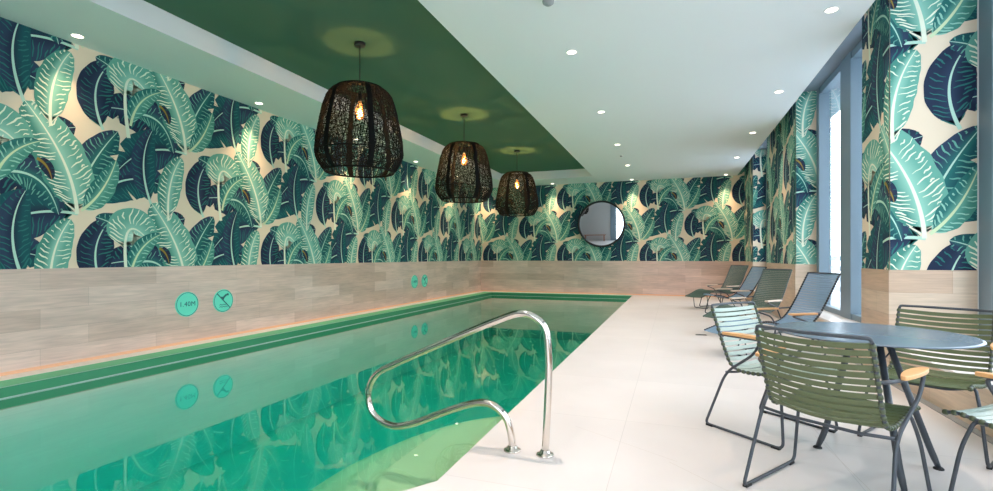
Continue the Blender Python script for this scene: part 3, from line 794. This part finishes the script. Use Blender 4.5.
def make_chair():
    root = empty('dining_chair')
    prof = [(-.265, .795), (-.232, .70), (-.195, .60), (-.160, .51), (-.128, .445), (-.085, .412), (-.02, .402), (.08, .408), (.18, .425), (.26, .437), (.315, .428)]
    P = catmull([(0, y, z) for y, z in prof], 8); S = arclen(P); HW = .235
    seat, back, bead_s, bead_b = MB(), MB(), (MB(), MB()), (MB(), MB())
    nb = 25; pitch = (S[-1] - .02) / (nb - 1)
    for i in range(nb):
        p, t = at_len(P, S, .012 + pitch * i)
        isb = p.z > .435 and p.y < 0
        bow = .038 if isb else (.018 if p.y < .28 else .012)
        slat(back if isb else seat, p, t, HW, bow, .0245 if isb else .0285, .006)
        beads(bead_b if isb else bead_s, p, t, HW, .0125, .021)
    st = seat.build('seat', M['olive'], root); bk = back.build('backrest', M['olive'], root)
    for m in bead_s: m.build('slat_loop', M['bead_olive'], st)
    for m in bead_b: m.build('slat_loop', M['bead_olive'], bk)
    for sx in (-1, 1): MB().tube([(sx * HW, p.y, p.z) for p in P], .0085, 8).build('side_rail', M['graphite'], root)
    MB().tube(fillet([(-HW, -.265, .793), (-HW + .005, -.272, .815), (-.12, -.296, .815), (0, -.303, .814), (.12, -.296, .815), (HW - .005, -.272, .815), (HW, -.265, .793)], .03), .0085, 8).build('back_frame', M['graphite'], root)
    MB().tube(fillet([(-.19, .20, .405), (-.12, .20, .385), (.12, .20, .385), (.19, .20, .405)], .05), .008, 8).build('stretcher', M['graphite'], root)
    MB().tube([(-.27, -.13, .385), (-.15, -.13, .372), (.15, -.13, .372), (.27, -.13, .385)], .008, 8).build('stretcher', M['graphite'], root)
    for sx in (-1, 1):
        pts = [(sx * .237, -.205, .625), (sx * .285, -.15, .632), (sx * .30, -.02, .635), (sx * .302, .135, .635), (sx * .30, .085, .54), (sx * .275, -.13, .385), (sx * .298, -.27, .009), (sx * .298, .27, .009), (sx * .262, .235, .30), (sx * .235, .20, .42), (sx * .18, .195, .402)]
        lg = MB().tube(fillet(pts, [0, .04, .05, .035, .06, .08, .035, .045, .06, .03, 0]), .0088, 8).build('leg', M['graphite'], root)
        for y in (-.235, .225): MB().box(sx * .298 - .011, sx * .298 + .011, y - .025, y + .025, 0.0, .012).build('foot_glide', M['rubber'], lg)
        a = MB(); n_ = 14; vs = []
        for i in range(n_ + 1):
            y = -.135 + .30 * i / n_; w = .030 * max(.08, math.sin(PI * (i + .35) / (n_ + .7))) ** .5
            for q, zz in ((-1, .637), (1, .637), (1, .655), (-1, .655)): vs.append((sx * .301 + q * w, y, zz + .004 * math.sin(PI * i / n_)))
        fs = []
        for i in range(n_):
            for k in range(4): q = (k + 1) % 4; fs.append((i * 4 + k, i * 4 + q, (i + 1) * 4 + q, (i + 1) * 4 + k))
        fs += [(3, 2, 1, 0), (n_ * 4, n_ * 4 + 1, n_ * 4 + 2, n_ * 4 + 3)]
        a.add(vs, fs); a.build('armrest', M['bamboo'], root, bevel=.003)
    return root
def set_at(o, x, y, ang): o.location = (x, y, 0); o.rotation_euler = (0, 0, R(ang - 90))
G = 'slatted dining chairs around the round table'
A = make_chair(); set_at(A, .73, 2.77, 55); tag(A, 'olive green slatted armchair with its back to the camera, in front of the table', 'chair', G)
Cc = copy_tree(A); set_at(Cc, 1.51, 3.78, -125); tag(Cc, 'olive green slatted armchair facing the camera, behind the table by the window', 'chair', G)
B = copy_tree(A, None, {M['olive']: M['mint']}); set_at(B, .61, 3.71, -41.5); tag(B, 'pale mint slatted armchair at the pool side of the table', 'chair', G)
D = copy_tree(B); set_at(D, 1.57, 2.77, 130); tag(D, 'pale mint slatted armchair cut off at the frame edge, nearest the window', 'chair', G)

# ------------------------------------------------------------------ lounge chairs
def make_lounge(slat_mat, arm_mat, foot=True):
    root = empty('lounge_chair')
    prof = [(-.62, .95), (-.52, .78), (-.42, .61), (-.31, .455), (-.20, .365), (-.05, .325), (.12, .345), (.28, .395), (.40, .41)]
    if foot: prof += [(.52, .39), (.68, .33), (.86, .27)]
    else: prof += [(.45, .395)]
    P = catmull([(0, y, z) for y, z in prof], 6); S = arclen(P); HW = .225
    parts = {}
    pitch = .0325; nb = int(S[-1] / pitch)
    for i in range(nb + 1):
        p, t = at_len(P, S, .008 + pitch * i)
        k = 'backrest' if p.y < -.22 else ('seat' if p.y < .42 else 'footrest')
        m = parts.setdefault(k, (MB(), (MB(), MB())))
        slat(m[0], p, t, HW, .02 if k == 'backrest' else .008, .028, .005)
        beads(m[1], p, t, HW, .0125, .02)
    for k, (m, bd) in parts.items():
        o = m.build(k, M[slat_mat], root)
        for q in bd: q.build('slat_loop', M['rubber'] if slat_mat == 'bluegrey' else M['dgreen'], o)
    for sx in (-1, 1): MB().tube([(sx * HW, p.y, p.z) for p in P], .010, 8).build('side_rail', M['graphite'], root)
    MB().tube([(-HW, -.62, .95), (-.1, -.635, .952), (.1, -.635, .952), (HW, -.62, .95)], .009, 8).build('back_frame', M['graphite'], root)
    for sx in (-1, 1):
        pts = [(sx * HW, -.35, .515), (sx * .28, -.29, .505), (sx * .29, .12, .475), (sx * .285, -.12, .40), (sx * .29, -.36, .01), (sx * .29, .36, .01), (sx * .25, .30, .30), (sx * HW, .26, .385)]
        MB().tube(fillet(pts, .05), .0095, 8).build('leg', M['graphite'], root)
        MB().box(sx * .29 - .028, sx * .29 + .028, -.22, .14, .485, .508).build('armrest', M[arm_mat], root, bevel=.006)
    if foot:
        MB().tube(fillet([(-.19, .66, .335), (-.19, .62, .01), (.19, .62, .01), (.19, .66, .335)], .05), .008, 8).build('stretcher', M['graphite'], root)
    return root
GL = 'slatted lounge chairs along the window side'
def lounge_at(o, bx, by, ang):     # bx, by: under the top of the back
    a = R(ang); o.location = (bx + .62 * math.cos(a), by + .62 * math.sin(a), 0); o.rotation_euler = (0, 0, a - PI / 2)
l1 = make_lounge('dgreen', 'paleoak'); lounge_at(l1, 1.47, 12.75, 225); tag(l1, 'dark green slatted lounge chair with long footrest, nearest the end wall', 'lounge chair', GL)
l2 = make_lounge('bluegrey', 'paleoak', False); lounge_at(l2, 1.62, 11.0, 205); tag(l2, 'blue grey slatted lounge chair between two dark green ones', 'lounge chair', GL)
l3 = copy_tree(l1); lounge_at(l3, 1.57, 8.9, 229); tag(l3, 'dark green slatted lounge chair against the wide papered pier', 'lounge chair', GL)
l4 = make_lounge('bluegrey', 'bamboo'); lounge_at(l4, 1.74, 7.03, 212); tag(l4, 'blue grey slatted lounge chair by the window, just behind the table', 'lounge chair', GL)

# ------------------------------------------------------------------ light and camera
w = bpy.data.worlds.new('sky'); bpy.context.scene.world = w; w.use_nodes = True
bg = w.node_tree.nodes['Background']; bg.inputs[0].default_value = (0.80, 0.90, 1.0, 1); bg.inputs[1].default_value = 6.5
# light portals in the window openings guide daylight sampling
for (y0, y1, xw) in ((12.0, 13.9, 2.5), (6.3, 9.25, 2.5), (0.05, 5.5, 2.72), (YN + .05, -0.95, 2.72)):
    L = bpy.data.lights.new('window_portal', 'AREA'); L.shape = 'RECTANGLE'; L.size = y1 - y0; L.size_y = ZS - .4; L.cycles.is_portal = True
    o = bpy.data.objects.new('window_portal', L); COL.objects.link(o)
    o.location = (xw, (y0 + y1) / 2, (ZS + .4) / 2); o.rotation_euler = (R(90), 0, R(90))
L = bpy.data.lights.new('window_portal', 'AREA'); L.shape = 'RECTANGLE'; L.size = 3.4; L.size_y = 3.1; L.cycles.is_portal = True
o = bpy.data.objects.new('window_portal', L); COL.objects.link(o); o.location = (0.0, YN - .12, 1.64); o.rotation_euler = (R(90), 0, R(180))
sc = bpy.context.scene
TH = math.atan((673 - 496.5) / 491)
cam = bpy.data.cameras.new('camera'); co = bpy.data.objects.new('camera', cam); COL.objects.link(co); sc.camera = co
cam.sensor_fit = 'HORIZONTAL'; cam.sensor_width = 36; cam.lens = 36 * 491 / 993; cam.shift_y = 11.5 / 993
cam.clip_start = 0.05; cam.clip_end = 200
co.location = (0, 0, 1.15); co.rotation_euler = (R(90), 0, TH)
sc.view_settings.view_transform = 'Standard'; sc.view_settings.look = 'None'; sc.view_settings.exposure = -0.15; sc.view_settings.gamma = 1.0
sc.view_settings.use_curve_mapping = False
cy_ = sc.cycles
cy_.max_bounces = 14; cy_.diffuse_bounces = 6; cy_.glossy_bounces = 5; cy_.transparent_max_bounces = 24; cy_.transmission_bounces = 8; cy_.volume_bounces = 0
cy_.sample_clamp_indirect = 8.0; cy_.caustics_reflective = False; cy_.caustics_refractive = False
cy_.use_denoising = True
